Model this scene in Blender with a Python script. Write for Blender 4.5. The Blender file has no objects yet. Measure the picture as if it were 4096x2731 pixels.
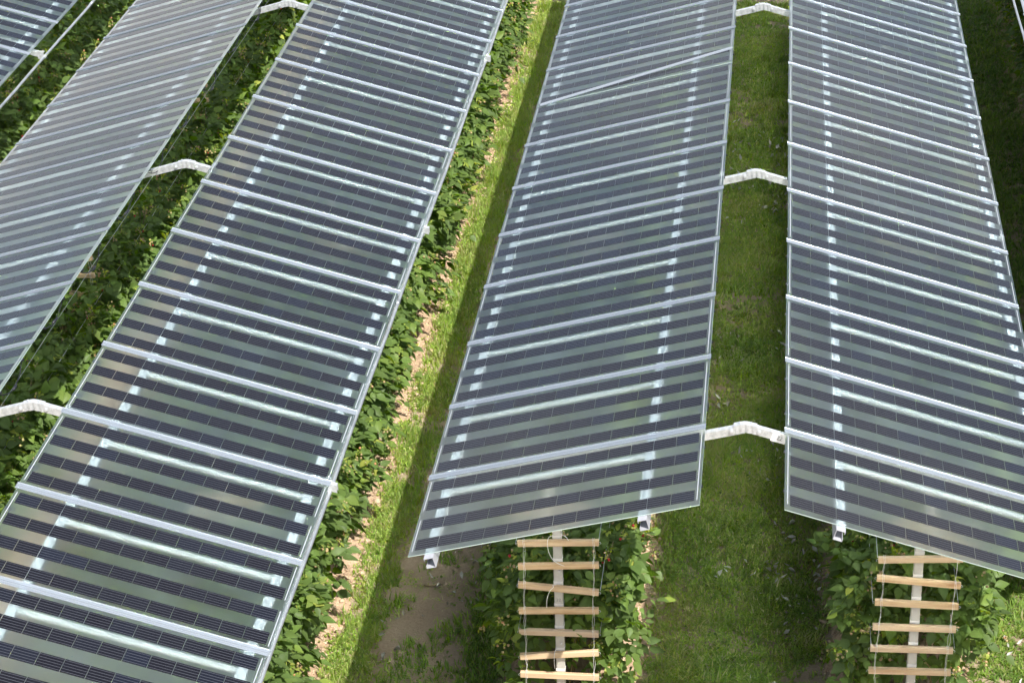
import bpy, math, random
import numpy as np
from mathutils import Matrix, Vector
sc = bpy.context.scene
COL = sc.collection
HR = 2.9                                  # height of the panels' ridge edge above the ground

# ------------------------------------------------------------------ camera
cd = bpy.data.cameras.new('camera'); cam = bpy.data.objects.new('camera', cd); COL.objects.link(cam)
r = Vector((0.992363, 0.118693, -0.033568)); u = Vector((-0.027048, 0.474908, 0.879619)); f = Vector((-0.120347, 0.871994, -0.474492))
m = Matrix.Identity(4)
for i in range(3):
    m[i][0], m[i][1], m[i][2] = r[i], u[i], -f[i]
m[0][3], m[1][3], m[2][3] = 0.12484, -8.92748, 7.40514 + HR
cam.matrix_world = m
cd.sensor_width = 36; cd.lens = 73.57; cd.clip_start = .1; cd.clip_end = 2000
sc.camera = cam

# ------------------------------------------------------------------ sky, sun, exposure
SUN = Vector((.93, -1.30, 2.4)).normalized()
EL = math.asin(SUN.z); AZ = math.atan2(SUN.x, SUN.y)
w = bpy.data.worlds.new('World'); sc.world = w; w.use_nodes = True
nt = w.node_tree; nt.nodes.clear()
wo = nt.nodes.new('ShaderNodeOutputWorld'); bg = nt.nodes.new('ShaderNodeBackground')
sky = nt.nodes.new('ShaderNodeTexSky'); sky.sky_type = 'NISHITA'; sky.sun_disc = False
sky.sun_elevation = EL; sky.sun_rotation = AZ; sky.air_density = 1.0; sky.dust_density = 1.6
tc = nt.nodes.new('ShaderNodeTexCoord'); mp = nt.nodes.new('ShaderNodeMapping'); mp.inputs['Scale'].default_value = (1, 1, 2.2)
cn = nt.nodes.new('ShaderNodeTexNoise'); cn.inputs['Scale'].default_value = 2.6; cn.inputs['Detail'].default_value = 7; cn.inputs['Roughness'].default_value = .55
cr = nt.nodes.new('ShaderNodeValToRGB'); cr.color_ramp.elements[0].position = .46; cr.color_ramp.elements[1].position = .66
cm = nt.nodes.new('ShaderNodeMix'); cm.data_type = 'RGBA'; cm.inputs['B'].default_value = (7.2, 7.3, 7.5, 1)
nt.links.new(tc.outputs['Generated'], mp.inputs['Vector']); nt.links.new(mp.outputs['Vector'], cn.inputs['Vector'])
sz = nt.nodes.new('ShaderNodeSeparateXYZ'); nt.links.new(tc.outputs['Generated'], sz.inputs[0])          # cumulus closes up towards the horizon
el = nt.nodes.new('ShaderNodeMapRange'); el.inputs['From Min'].default_value = .05; el.inputs['From Max'].default_value = .34; el.inputs['To Min'].default_value = .20; el.inputs['To Max'].default_value = -.03; nt.links.new(sz.outputs['Z'], el.inputs['Value'])
ea = nt.nodes.new('ShaderNodeMath'); nt.links.new(cn.outputs['Fac'], ea.inputs[0]); nt.links.new(el.outputs['Result'], ea.inputs[1]); nt.links.new(ea.outputs[0], cr.inputs['Fac']); nt.links.new(cr.outputs['Color'], cm.inputs['Factor'])
nt.links.new(sky.outputs['Color'], cm.inputs['A']); nt.links.new(cm.outputs['Result'], bg.inputs['Color'])
bg.inputs['Strength'].default_value = .10
nt.links.new(bg.outputs['Background'], wo.inputs['Surface'])
sl = bpy.data.lights.new('sun', 'SUN'); sl.energy = 5.0; sl.angle = math.radians(.53); sl.color = (1, .96, .89)
so = bpy.data.objects.new('sun', sl); COL.objects.link(so); so.rotation_euler = SUN.to_track_quat('Z', 'Y').to_euler(); so.location = (4, -6, 14)
vs = sc.view_settings; vs.view_transform = 'Standard'; vs.look = 'None'; vs.exposure = 0.5; vs.gamma = 1; vs.use_curve_mapping = False
sc.cycles.transparent_max_bounces = 16; sc.cycles.max_bounces = 10; sc.cycles.use_denoising = True
sc.cycles.caustics_refractive = True; sc.cycles.sample_clamp_indirect = 80

rng = np.random.default_rng(11); random.seed(5)
R = math.radians

# ------------------------------------------------------------------ material helpers
def mat(name):
    m = bpy.data.materials.new(name); m.use_nodes = True
    return m, m.node_tree, m.node_tree.nodes['Principled BSDF']
def N(nt, t, **kw):
    n = nt.nodes.new(t)
    for k, v in kw.items():
        if k in n.inputs: n.inputs[k].default_value = v
        else: setattr(n, k, v)
    return n
def ramp(nt, fac, stops):
    n = nt.nodes.new('ShaderNodeValToRGB'); e = n.color_ramp.elements
    while len(e) < len(stops): e.new(.5)
    for el, (p, c) in zip(e, stops): el.position = p; el.color = (*c, 1)
    nt.links.new(fac, n.inputs['Fac']); return n.outputs['Color']
def noise(nt, scale, detail=4, rough=.55, coord='Object', vec=None, stretch=None):
    n = N(nt, 'ShaderNodeTexNoise', Scale=scale, Detail=detail, Roughness=rough)
    if vec is None: vec = N(nt, 'ShaderNodeTexCoord').outputs[coord]
    if stretch:
        mp = N(nt, 'ShaderNodeMapping', Scale=stretch); nt.links.new(vec, mp.inputs['Vector']); vec = mp.outputs['Vector']
    nt.links.new(vec, n.inputs['Vector']); return n.outputs['Fac']
def bump(nt, h, b, strength=.4, dist=.01):
    n = N(nt, 'ShaderNodeBump', Strength=strength, Distance=dist); nt.links.new(h, n.inputs['Height']); nt.links.new(n.outputs['Normal'], b.inputs['Normal'])
def mixc(nt, fac, a, b, mode='MIX'):
    n = nt.nodes.new('ShaderNodeMix'); n.data_type = 'RGBA'; n.blend_type = mode
    for s, v in (('Factor', fac), ('A', a), ('B', b)):
        if hasattr(v, 'is_linked'): nt.links.new(v, n.inputs[s])
        else: n.inputs[s].default_value = v if s == 'Factor' else (*v, 1)
    return n.outputs['Result']
M = {}
# galvanised steel
def galv(name, c0, c1, metal, rough, sc_):
    m, nt, b = mat(name)
    n = noise(nt, sc_, 6, .7, stretch=(1, .35, 1))
    nt.links.new(ramp(nt, n, [(.3, c0), (.7, c1)]), b.inputs['Base Color'])
    b.inputs['Metallic'].default_value = metal
    rr = N(nt, 'ShaderNodeMapRange', **{'To Min': rough - .1, 'To Max': rough + .15}); nt.links.new(n, rr.inputs['Value']); nt.links.new(rr.outputs['Result'], b.inputs['Roughness'])
    bump(nt, n, b, .15, .002); M[name] = m
galv('galvanised', (.44, .465, .48), (.74, .765, .785), .3, .30, 42)
galv('galvanised_purlin', (.36, .37, .40), (.46, .47, .51), 0, .5, 9)
galv('rail_steel', (.37, .385, .395), (.46, .48, .49), .1, .5, 9)
galv('pipe_steel', (.42, .46, .50), (.74, .77, .80), .7, .36, 14)
galv('post_steel', (.50, .49, .46), (.62, .61, .57), .3, .55, 6)
# solar cell under front glass
m, nt, b = mat('solar_cell')
oi = N(nt, 'ShaderNodeObjectInfo')
base = ramp(nt, oi.outputs['Random'], [(0, (.008, .007, .010)), (.7, (.010, .010, .014)), (1, (.010, .012, .021))])
n = noise(nt, 60, 3)
nt.links.new(base, b.inputs['Base Color'])
b.inputs['Roughness'].default_value = .32; b.inputs['Specular IOR Level'].default_value = .05
b.inputs['Coat Weight'].default_value = 1; b.inputs['Coat Roughness'].default_value = .07; b.inputs['Coat IOR'].default_value = 1.35
M['cell'] = m
m, nt, b = mat('tabbing_ribbon'); b.inputs['Base Color'].default_value = (.24, .25, .28, 1); b.inputs['Metallic'].default_value = .4; b.inputs['Roughness'].default_value = .4
b.inputs['Coat Weight'].default_value = .6; M['ribbon'] = m
m, nt, b = mat('white_busbar'); b.inputs['Base Color'].default_value = (.55, .58, .64, 1); b.inputs['Roughness'].default_value = .4; M['busbar'] = m
m, nt, b = mat('dark_plastic'); b.inputs['Base Color'].default_value = (.02, .022, .03, 1); b.inputs['Roughness'].default_value = .45; M['black'] = m
m, nt, b = mat('opaque_backing'); b.inputs['Base Color'].default_value = (.30, .33, .36, 1); b.inputs['Roughness'].default_value = .5; b.inputs['Coat Weight'].default_value = 1; M['backing'] = m
# frosted module glass: rough refraction + diffusing + sky reflection
def glassmat(name):
    m = bpy.data.materials.new(name); m.use_nodes = True; nt = m.node_tree; nt.nodes.clear()
    out = nt.nodes.new('ShaderNodeOutputMaterial')
    rf = N(nt, 'ShaderNodeBsdfGlass', Color=(.93, .96, .96, 1), Roughness=.36, IOR=1.20, distribution='MULTI_GGX')
    tl = N(nt, 'ShaderNodeBsdfTranslucent', Color=(.87, .94, .97, 1))
    df = N(nt, 'ShaderNodeBsdfDiffuse', Color=(.52, .66, .76, 1))
    gl = N(nt, 'ShaderNodeBsdfGlossy', Color=(1, 1, 1, 1), Roughness=.06)
    fr = N(nt, 'ShaderNodeFresnel', IOR=1.40)
    geo = N(nt, 'ShaderNodeNewGeometry'); iv = N(nt, 'ShaderNodeMapRange', **{'To Min': 1.20, 'To Max': 1 / 1.20}); nt.links.new(geo.outputs['Backfacing'], iv.inputs['Value']); nt.links.new(iv.outputs['Result'], rf.inputs['IOR'])
    iv = N(nt, 'ShaderNodeMapRange', **{'To Min': 1.50, 'To Max': 1 / 1.50}); nt.links.new(geo.outputs['Backfacing'], iv.inputs['Value']); nt.links.new(iv.outputs['Result'], fr.inputs['IOR'])
    mx = N(nt, 'ShaderNodeMixShader', Fac=.17); nt.links.new(rf.outputs[0], mx.inputs[1]); nt.links.new(tl.outputs[0], mx.inputs[2])
    m2 = N(nt, 'ShaderNodeMixShader'); 
    oi = N(nt, 'ShaderNodeObjectInfo'); ov = N(nt, 'ShaderNodeVectorMath', operation='SCALE'); ov.inputs['Scale'].default_value = 1; tcg = N(nt, 'ShaderNodeTexCoord'); va = N(nt, 'ShaderNodeVectorMath', operation='ADD')
    nt.links.new(oi.outputs['Location'], ov.inputs[0]); nt.links.new(tcg.outputs['Object'], va.inputs[0]); nt.links.new(ov.outputs[0], va.inputs[1])
    dn = noise(nt, 2.4, 6, .65, vec=va.outputs[0]); mr = N(nt, 'ShaderNodeMapRange', **{'From Min': .3, 'From Max': .75, 'To Min': .02, 'To Max': .10}); nt.links.new(dn, mr.inputs['Value'])
    rv = N(nt, 'ShaderNodeMath', operation='MULTIPLY_ADD'); nt.links.new(oi.outputs['Random'], rv.inputs[0]); rv.inputs[1].default_value = .035; nt.links.new(mr.outputs['Result'], rv.inputs[2])
    vor = N(nt, 'ShaderNodeTexVoronoi', Scale=9.0); nt.links.new(va.outputs[0], vor.inputs['Vector']); spk = N(nt, 'ShaderNodeMath', operation='LESS_THAN'); nt.links.new(vor.outputs['Distance'], spk.inputs[0]); spk.inputs[1].default_value = .045
    sm_ = N(nt, 'ShaderNodeMath', operation='MULTIPLY_ADD'); nt.links.new(spk.outputs[0], sm_.inputs[0]); sm_.inputs[1].default_value = .5; nt.links.new(rv.outputs[0], sm_.inputs[2]); nt.links.new(sm_.outputs[0], m2.inputs['Fac'])
    nt.links.new(mx.outputs[0], m2.inputs[1]); nt.links.new(df.outputs[0], m2.inputs[2])
    m3 = N(nt, 'ShaderNodeMixShader'); nt.links.new(fr.outputs[0], m3.inputs['Fac']); nt.links.new(m2.outputs[0], m3.inputs[1]); nt.links.new(gl.outputs[0], m3.inputs[2])
    nt.links.new(m3.outputs[0], out.inputs['Surface']); return m
M['glass'] = glassmat('frosted_module_glass')
m = bpy.data.materials.new('clear_glass_edge'); m.use_nodes = True; nt = m.node_tree; nt.nodes.clear()
out = nt.nodes.new('ShaderNodeOutputMaterial'); tr = N(nt, 'ShaderNodeBsdfTransparent', Color=(.93, .98, .95, 1)); nt.links.new(tr.outputs[0], out.inputs['Surface']); M['glass_back'] = m
m = bpy.data.materials.new('glass_rim'); m.use_nodes = True; nt = m.node_tree; b = nt.nodes['Principled BSDF']
b.inputs['Base Color'].default_value = (.50, .62, .58, 1); b.inputs['Roughness'].default_value = .25; M['rim'] = m
# ribbed milky cover strip
m = bpy.data.materials.new('milky_cover_strip'); m.use_nodes = True; nt = m.node_tree; nt.nodes.clear()
out = nt.nodes.new('ShaderNodeOutputMaterial')
tr = N(nt, 'ShaderNodeBsdfTransparent', Color=(.95, .97, 1, 1)); tl = N(nt, 'ShaderNodeBsdfTranslucent', Color=(.85, .9, .95, 1))
df = N(nt, 'ShaderNodeBsdfDiffuse', Color=(.62, .68, .73, 1)); gl = N(nt, 'ShaderNodeBsdfGlossy', Color=(.76, .79, .83, 1), Roughness=.28); fr = N(nt, 'ShaderNodeFresnel', IOR=1.45)
a1 = N(nt, 'ShaderNodeMixShader', Fac=.45); nt.links.new(df.outputs[0], a1.inputs[1]); nt.links.new(tl.outputs[0], a1.inputs[2])
tcc = N(nt, 'ShaderNodeTexCoord'); sxc = N(nt, 'ShaderNodeSeparateXYZ'); nt.links.new(tcc.outputs['Object'], sxc.inputs[0]); mlc = N(nt, 'ShaderNodeMath', operation='MULTIPLY'); mlc.inputs[1].default_value = 2 * math.pi / .0175; nt.links.new(sxc.outputs['Y'], mlc.inputs[0])
snc = N(nt, 'ShaderNodeMath', operation='SINE'); nt.links.new(mlc.outputs[0], snc.inputs[0]); nzc = noise(nt, 6, 4, .6, stretch=(.25, 6, 1)); mrc = N(nt, 'ShaderNodeMapRange', **{'From Min': -1, 'From Max': 1, 'To Min': .12, 'To Max': .40}); nt.links.new(snc.outputs[0], mrc.inputs['Value'])
adc = N(nt, 'ShaderNodeMath', operation='MULTIPLY_ADD'); nt.links.new(nzc, adc.inputs[0]); adc.inputs[1].default_value = .16; nt.links.new(mrc.outputs['Result'], adc.inputs[2])
a2 = N(nt, 'ShaderNodeMixShader'); nt.links.new(adc.outputs[0], a2.inputs['Fac']); nt.links.new(tr.outputs[0], a2.inputs[1]); nt.links.new(a1.outputs[0], a2.inputs[2])
a3 = N(nt, 'ShaderNodeMixShader'); nt.links.new(fr.outputs[0], a3.inputs['Fac']); nt.links.new(a2.outputs[0], a3.inputs[1]); nt.links.new(gl.outputs[0], a3.inputs[2])
nt.links.new(a3.outputs[0], out.inputs['Surface']); M['cap'] = m
m2_ = m.copy(); m2_.name = 'milky_cover_strip_loose'; [n_ for n_ in m2_.node_tree.nodes if n_.type == 'MAP_RANGE'][0].inputs['To Min'].default_value = .5; M['cap_loose'] = m2_  # copy of the strip material, made more opaque
# spruce slat
m, nt, b = mat('spruce_wood'); oi = N(nt, 'ShaderNodeObjectInfo'); tcn = N(nt, 'ShaderNodeTexCoord')
ad = N(nt, 'ShaderNodeVectorMath', operation='ADD'); sm = N(nt, 'ShaderNodeMath', operation='MULTIPLY'); sm.inputs[1].default_value = 37
nt.links.new(oi.outputs['Random'], sm.inputs[0]); nt.links.new(tcn.outputs['Object'], ad.inputs[0]); nt.links.new(sm.outputs[0], ad.inputs[1])
g = noise(nt, 26, 6, .6, vec=ad.outputs[0], stretch=(.06, 1, 1)); k = noise(nt, 5, 1, .3, vec=ad.outputs[0], stretch=(1, 2, 2))
c = ramp(nt, g, [(.3, (.47, .28, .125)), (.52, (.66, .47, .27)), (.75, (.74, .56, .35))])
c = mixc(nt, ramp(nt, k, [(.70, (0, 0, 0)), (.78, (1, 1, 1))]), c, (.33, .15, .06))
c = mixc(nt, oi.outputs['Random'], c, mixc(nt, .5, c, (.62, .50, .38)))
nt.links.new(c, b.inputs['Base Color']); b.inputs['Roughness'].default_value = .7; bump(nt, g, b, .2, .002); M['wood'] = m
m, nt, b = mat('white_string'); b.inputs['Base Color'].default_value = (.78, .76, .72, 1); b.inputs['Roughness'].default_value = .8; M['string'] = m
m, nt, b = mat('trellis_wire'); b.inputs['Base Color'].default_value = (.62, .64, .66, 1); b.inputs['Metallic'].default_value = .5; b.inputs['Roughness'].default_value = .4; M['wire'] = m
m, nt, b = mat('white_plate'); b.inputs['Base Color'].default_value = (.82, .82, .82, 1); b.inputs['Roughness'].default_value = .4; M['plate'] = m
m, nt, b = mat('marker_ink'); b.inputs['Base Color'].default_value = (.10, .10, .11, 1); b.inputs['Roughness'].default_value = .7; M['ink'] = m
# leaves
def leafmat(name, stops, trans=.42, rough=.45):
    m = bpy.data.materials.new(name); m.use_nodes = True; nt = m.node_tree; b = nt.nodes['Principled BSDF']; out = nt.nodes['Material Output']
    at = N(nt, 'ShaderNodeAttribute', attribute_name='tint')
    sp = N(nt, 'ShaderNodeSeparateColor'); nt.links.new(at.outputs['Color'], sp.inputs['Color'])
    c = ramp(nt, sp.outputs['Red'], stops)
    hs = N(nt, 'ShaderNodeHueSaturation'); mr = N(nt, 'ShaderNodeMapRange', **{'To Min': .62, 'To Max': 1.35}); nt.links.new(sp.outputs['Green'], mr.inputs['Value'])
    nt.links.new(mr.outputs['Result'], hs.inputs['Value']); nt.links.new(c, hs.inputs['Color'])
    geo = N(nt, 'ShaderNodeNewGeometry'); c2 = mixc(nt, geo.outputs['Backfacing'], hs.outputs['Color'], mixc(nt, .35, hs.outputs['Color'], (.20, .26, .14)))
    nt.links.new(c2, b.inputs['Base Color']); b.inputs['Roughness'].default_value = rough; b.inputs['Specular IOR Level'].default_value = .22
    tl = N(nt, 'ShaderNodeBsdfTranslucent'); ht = N(nt, 'ShaderNodeHueSaturation', Value=1.5, Saturation=1.15); nt.links.new(c2, ht.inputs['Color']); nt.links.new(ht.outputs['Color'], tl.inputs['Color'])
    mx = N(nt, 'ShaderNodeMixShader', Fac=trans); nt.links.new(b.outputs[0], mx.inputs[1]); nt.links.new(tl.outputs[0], mx.inputs[2]); nt.links.new(mx.outputs[0], out.inputs['Surface'])
    M[name] = m
leafmat('raspberry_leaf', [(0, (.062, .128, .010)), (.45, (.135, .230, .016)), (.75, (.30, .39, .030)), (1, (.48, .50, .07))])
leafmat('grass_blade', [(0, (.07, .16, .012)), (.4, (.18, .32, .024)), (.7, (.34, .47, .045)), (.88, (.46, .44, .13)), (1, (.52, .45, .25))], .4, .5)
def tintmat(name, stops, rough=.7, bs=None):
    m, nt, b = mat(name); at = N(nt, 'ShaderNodeAttribute', attribute_name='tint'); sp = N(nt, 'ShaderNodeSeparateColor'); nt.links.new(at.outputs['Color'], sp.inputs['Color'])
    nt.links.new(ramp(nt, sp.outputs['Red'], stops), b.inputs['Base Color']); b.inputs['Roughness'].default_value = rough
    if bs: bump(nt, noise(nt, bs, 2), b, .6, .003)
    M[name] = m
tintmat('berry', [(0, (.32, .36, .10)), (.35, (.40, .32, .15)), (.7, (.44, .29, .15)), (.9, (.48, .22, .09)), (.97, (.42, .02, .02)), (1, (.38, .01, .02))], .5, 250)
tintmat('cane', [(0, (.10, .14, .04)), (1, (.26, .19, .10))])
tintmat('dead_leaf', [(0, (.26, .22, .15)), (.5, (.44, .42, .36)), (1, (.62, .61, .56))])
tintmat('clod', [(0, (.34, .235, .155)), (1, (.56, .41, .285))], .95, 120)
# soil and ground
def soilmat(name, c0, c1, c2, s=4):
    m, nt, b = mat(name); n1 = noise(nt, s, 8, .62); n2 = noise(nt, 45, 6, .65)
    c = ramp(nt, n1, [(.3, c0), (.5, c1), (.72, c2)]); c = mixc(nt, .45, c, ramp(nt, n2, [(.3, c0), (.7, c2)]))
    nt.links.new(c, b.inputs['Base Color']); b.inputs['Roughness'].default_value = .95; b.inputs['Specular IOR Level'].default_value = .15
    bump(nt, n2, b, .7, .02); M[name] = m
soilmat('bed_soil', (.31, .21, .135), (.45, .315, .205), (.58, .425, .295))
# the alley sheet: trodden brown soil
soilmat('alley_soil', (.25, .185, .13), (.34, .26, .185), (.44, .345, .255), 2.2)

# ------------------------------------------------------------------ object helpers
def link(name, me, mats=(), parent=None):
    o = bpy.data.objects.new(name, me); COL.objects.link(o)
    if me is not None and mats and not me.materials:
        for q in (mats if isinstance(mats, (list, tuple)) else [mats]): me.materials.append(M[q])
    if parent is not None: o.parent = parent
    return o
def tag(o, label, cat, group=None, kind=None):
    o['label'] = label; o['category'] = cat
    if group: o['group'] = group
    if kind: o['kind'] = kind
    return o
def empty(name, loc=(0, 0, 0)):
    o = bpy.data.objects.new(name, None); COL.objects.link(o); o.location = loc; o.empty_display_size = .1; return o
class MB:
    def __init__(s): s.v = []; s.f = []; s.mi = []
    def add(s, vs, fs, mi=0):
        b = len(s.v); s.v += [tuple(q) for q in vs]; s.f += [tuple(b + i for i in t) for t in fs]; s.mi += [mi] * len(fs)
    def box(s, x0, x1, y0, y1, z0, z1, mi=0):
        s.add([(x0, y0, z0), (x1, y0, z0), (x1, y1, z0), (x0, y1, z0), (x0, y0, z1), (x1, y0, z1), (x1, y1, z1), (x0, y1, z1)],
              [(0, 3, 2, 1), (4, 5, 6, 7), (0, 1, 5, 4), (1, 2, 6, 5), (2, 3, 7, 6), (3, 0, 4, 7)], mi)
    def bevbox(s, x0, x1, y0, y1, z0, z1, e, mi=0):     # long edges along x chamfered
        P = [(y0 + e, z0), (y1 - e, z0), (y1, z0 + e), (y1, z1 - e), (y1 - e, z1), (y0 + e, z1), (y0, z1 - e), (y0, z0 + e)]
        s.prism_x(P, x0, x1, mi)
    def prism_x(s, P, x0, x1, mi=0):
        n = len(P); s.add([(x0, a, b) for a, b in P] + [(x1, a, b) for a, b in P], [(i, (i + 1) % n, n + (i + 1) % n, n + i) for i in range(n)] + [tuple(range(n))[::-1], tuple(range(n, 2 * n))], mi)
    def prism_y(s, P, y0, y1, mi=0):                    # P: (x, z)
        n = len(P); s.add([(a, y0, b) for a, b in P] + [(a, y1, b) for a, b in P], [(i, n + i, n + (i + 1) % n, (i + 1) % n) for i in range(n)] + [tuple(range(n)), tuple(range(n, 2 * n))[::-1]], mi)
    def tube(s, pts, rad, k=6, mi=0, caps=True):
        pts = [Vector(p) for p in pts]; rings = []
        for i, p in enumerate(pts):
            d = (pts[min(i + 1, len(pts) - 1)] - pts[max(i - 1, 0)]).normalized()
            a = d.orthogonal().normalized() if i == 0 else (a - d * a.dot(d)).normalized()
            bb = d.cross(a); rr = rad[i] if isinstance(rad, (list, tuple)) else rad
            rings.append([p + (a * math.cos(t) + bb * math.sin(t)) * rr for t in [2 * math.pi * j / k for j in range(k)]])
        vs = [q for rg in rings for q in rg]; fs = []
        for i in range(len(pts) - 1):
            for j in range(k): fs.append((i * k + j, i * k + (j + 1) % k, (i + 1) * k + (j + 1) % k, (i + 1) * k + j))
        if caps: fs += [tuple(range(k))[::-1], tuple((len(pts) - 1) * k + j for j in range(k))]
        s.add(vs, fs, mi)
    def mesh(s, name, mats, smooth=False):
        me = bpy.data.meshes.new(name); me.from_pydata(s.v, [], s.f); me.update()
        for q in (mats if isinstance(mats, (list, tuple)) else [mats]): me.materials.append(M[q])
        if any(s.mi): me.polygons.foreach_set('material_index', s.mi)
        if smooth: me.polygons.foreach_set('use_smooth', [True] * len(me.polygons))
        return me
def np_mesh(name, V, F4=None, F3=None, tint=None, mats=(), smooth=False):
    """V (n,3); quads (a,4); tris (b,3); tint (n,2) per vertex"""
    me = bpy.data.meshes.new(name)
    F4 = np.zeros((0, 4), int) if F4 is None else F4; F3 = np.zeros((0, 3), int) if F3 is None else F3
    me.vertices.add(len(V)); me.vertices.foreach_set('co', np.asarray(V, np.float32).ravel())
    nl = F4.size + F3.size; me.loops.add(nl); me.loops.foreach_set('vertex_index', np.concatenate([F4.ravel(), F3.ravel()]).astype(np.int32))
    st = np.concatenate([np.arange(len(F4)) * 4, F4.size + np.arange(len(F3)) * 3]).astype(np.int32)
    me.polygons.add(len(st)); me.polygons.foreach_set('loop_start', st)
    me.update(calc_edges=True); me.validate()
    if smooth: me.polygons.foreach_set('use_smooth', np.ones(len(st), bool))
    if tint is not None:
        at = me.attributes.new('tint', 'FLOAT_COLOR', 'POINT'); c = np.ones((len(V), 4), np.float32); c[:, :2] = tint; at.data.foreach_set('color', c.ravel())
    for q in (mats if isinstance(mats, (list, tuple)) else [mats]): me.materials.append(M[q])
    return me
LAT = np.random.default_rng(3).random((256, 256))
def vnoise(x, y):
    xi = np.floor(x).astype(int); yi = np.floor(y).astype(int); fx = x - xi; fy = y - yi
    fx = fx * fx * (3 - 2 * fx); fy = fy * fy * (3 - 2 * fy); g = lambda a, b: LAT[a % 256, b % 256]
    return (g(xi, yi) * (1 - fx) + g(xi + 1, yi) * fx) * (1 - fy) + (g(xi, yi + 1) * (1 - fx) + g(xi + 1, yi + 1) * fx) * fy
def fbm(x, y, o=4):
    s = 0; a = .5; t = 0
    for i in range(o): s = s + a * vnoise(x * 2 ** i + 17 * i, y * 2 ** i + 31 * i); t += a; a *= .5
    return s / t

# ------------------------------------------------------------------ layout
S = 5.1103; PITCH = 1.0; L0 = 1.975
ROWX = dict(Z=-8.94, A=-6.40, B=-3.83, C=-1.332, D=1.245, E=3.74)
FRAME_Y = [-.71, 3.63, 7.97, 12.31, 16.65, 20.99]
BANK = {  # ridge edge x, side (+1 slopes down to +x), width, drop, first joint y, number of panels, label bits
 'Z': dict(x=-2 * S + .2756, s=1, w=1.96, d=.545, y0=7.97, n=12),
 'A': dict(x=-S - .2756, s=-1, w=1.8963, d=.5387, y0=2.4666, n=17),
 'B': dict(x=-S + .2756, s=1, w=1.8963, d=.5387, y0=-.5275, n=20),
 'C': dict(x=-.2761, s=-1, w=1.9454, d=.4978, y0=2.5304, n=18),
 'D': dict(x=.2761, s=1, w=1.874, d=.5539, y0=2.5145, n=18),
 'E': dict(x=S - .2761, s=-1, w=1.99, d=.5387, y0=4.4800, n=17),
 'F': dict(x=S + .2761, s=1, w=1.93, d=.5387, y0=4.4800, n=17),  # unseen bank, added to keep skylight off the dark alley
}
WHERE = dict(Z='the bank behind the shaded pipe-fronted hedge', A='the bank with hanging black cables', B='the pipe-edged bank beside sunlit soil',
             C='the bank crossed by a loose strip', D='the bank beside the white 22 plate', E='the opaque bank past the dark alley', F='the unseen bank added for alley shade')
ORD = 'zeroth first second third fourth fifth sixth seventh eighth ninth tenth eleventh twelfth thirteenth fourteenth fifteenth sixteenth seventeenth eighteenth nineteenth twentieth'.split()
def which(key, y):
    """counts along a bank from its open end, or from the ridge bracket level with the slat ladders"""
    if key in 'CDEF': return ORD[int(round(y - BANK[key]['y0'] + .5))] + ' from the open end of'
    k = y - 3.63
    if key == 'Z': k = y - 7.97
    return (ORD[int(math.ceil(k + .001))] + ' beyond' if k >= 0 else ORD[int(math.ceil(-k + .001))] + ' before') + ' the ridge bracket in'
def ground_h(x, y):
    """rows stand on low soil ridges, alleys are flat and slightly worn"""
    z = 0 * x
    for k, rx in ROWX.items():
        dx = np.abs(x - rx); z = z + .10 * np.clip(1 - (dx / .62) ** 2, 0, 1)
    return z + .035 * (fbm(x * 1.3, y * 1.3, 4) - .5)

# ------------------------------------------------------------------ ground sheet reaching the horizon
xs = np.concatenate([[-400, -120, -40, -16], np.arange(-11.6, 6.21, .07), [10, 40, 120, 400]])
ys = np.concatenate([[-300, -80, -20, -4], np.arange(.5, 22.6, .08), [28, 60, 180, 600]])
X, Y = np.meshgrid(xs, ys); inner = (X > -11.7) & (X < 6.3) & (Y > .4) & (Y < 22.7)
Zg = np.where(inner, ground_h(X, Y), 0)
nx, ny = len(xs), len(ys); idx = np.arange(nx * ny).reshape(ny, nx)
F4 = np.stack([idx[:-1, :-1], idx[:-1, 1:], idx[1:, 1:], idx[1:, :-1]], -1).reshape(-1, 4)
o = link('ground', np_mesh('ground', np.stack([X, Y, Zg], -1).reshape(-1, 3), F4, mats='alley_soil', smooth=True)); o['kind'] = 'structure'
# planted beds: crumbly pale soil, one strip for each row
for k, rx in ROWX.items():
    fine = k in 'BCD'
    st = .018 if fine else .04
    y0, y1 = (.6, 21) if k == 'B' else (2.9, 12) if fine else (.6, 21)
    hw = .60
    xx = np.arange(rx - hw, rx + hw + .001, st); yy = np.arange(y0, y1, st * 1.25); X, Y = np.meshgrid(xx, yy)
    e = np.clip((hw - np.abs(X - rx)) / .14, 0, 1) ; e = e + .8 * (fbm(X * 5 + 3, Y * 5, 3) - .5) * (e < 1)
    cl = fbm(X * 14, Y * 14, 4); cl2 = fbm(X * 34 + 9, Y * 34, 3)
    Zb = ground_h(X, Y) + np.clip(e, -.3, 1) * .020 - .008 + np.clip(e, 0, 1) * (.05 * np.maximum(cl - .47, 0) * 2 + .030 * (cl2 - .5))
    nx, ny = len(xx), len(yy); idx = np.arange(nx * ny).reshape(ny, nx)
    F4 = np.stack([idx[:-1, :-1], idx[:-1, 1:], idx[1:, 1:], idx[1:, :-1]], -1).reshape(-1, 4)
    o = link('soil_bed', np_mesh('soil_bed', np.stack([X, Y, Zb], -1).reshape(-1, 3), F4, mats='bed_soil', smooth=not fine)); o['kind'] = 'structure'

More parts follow.
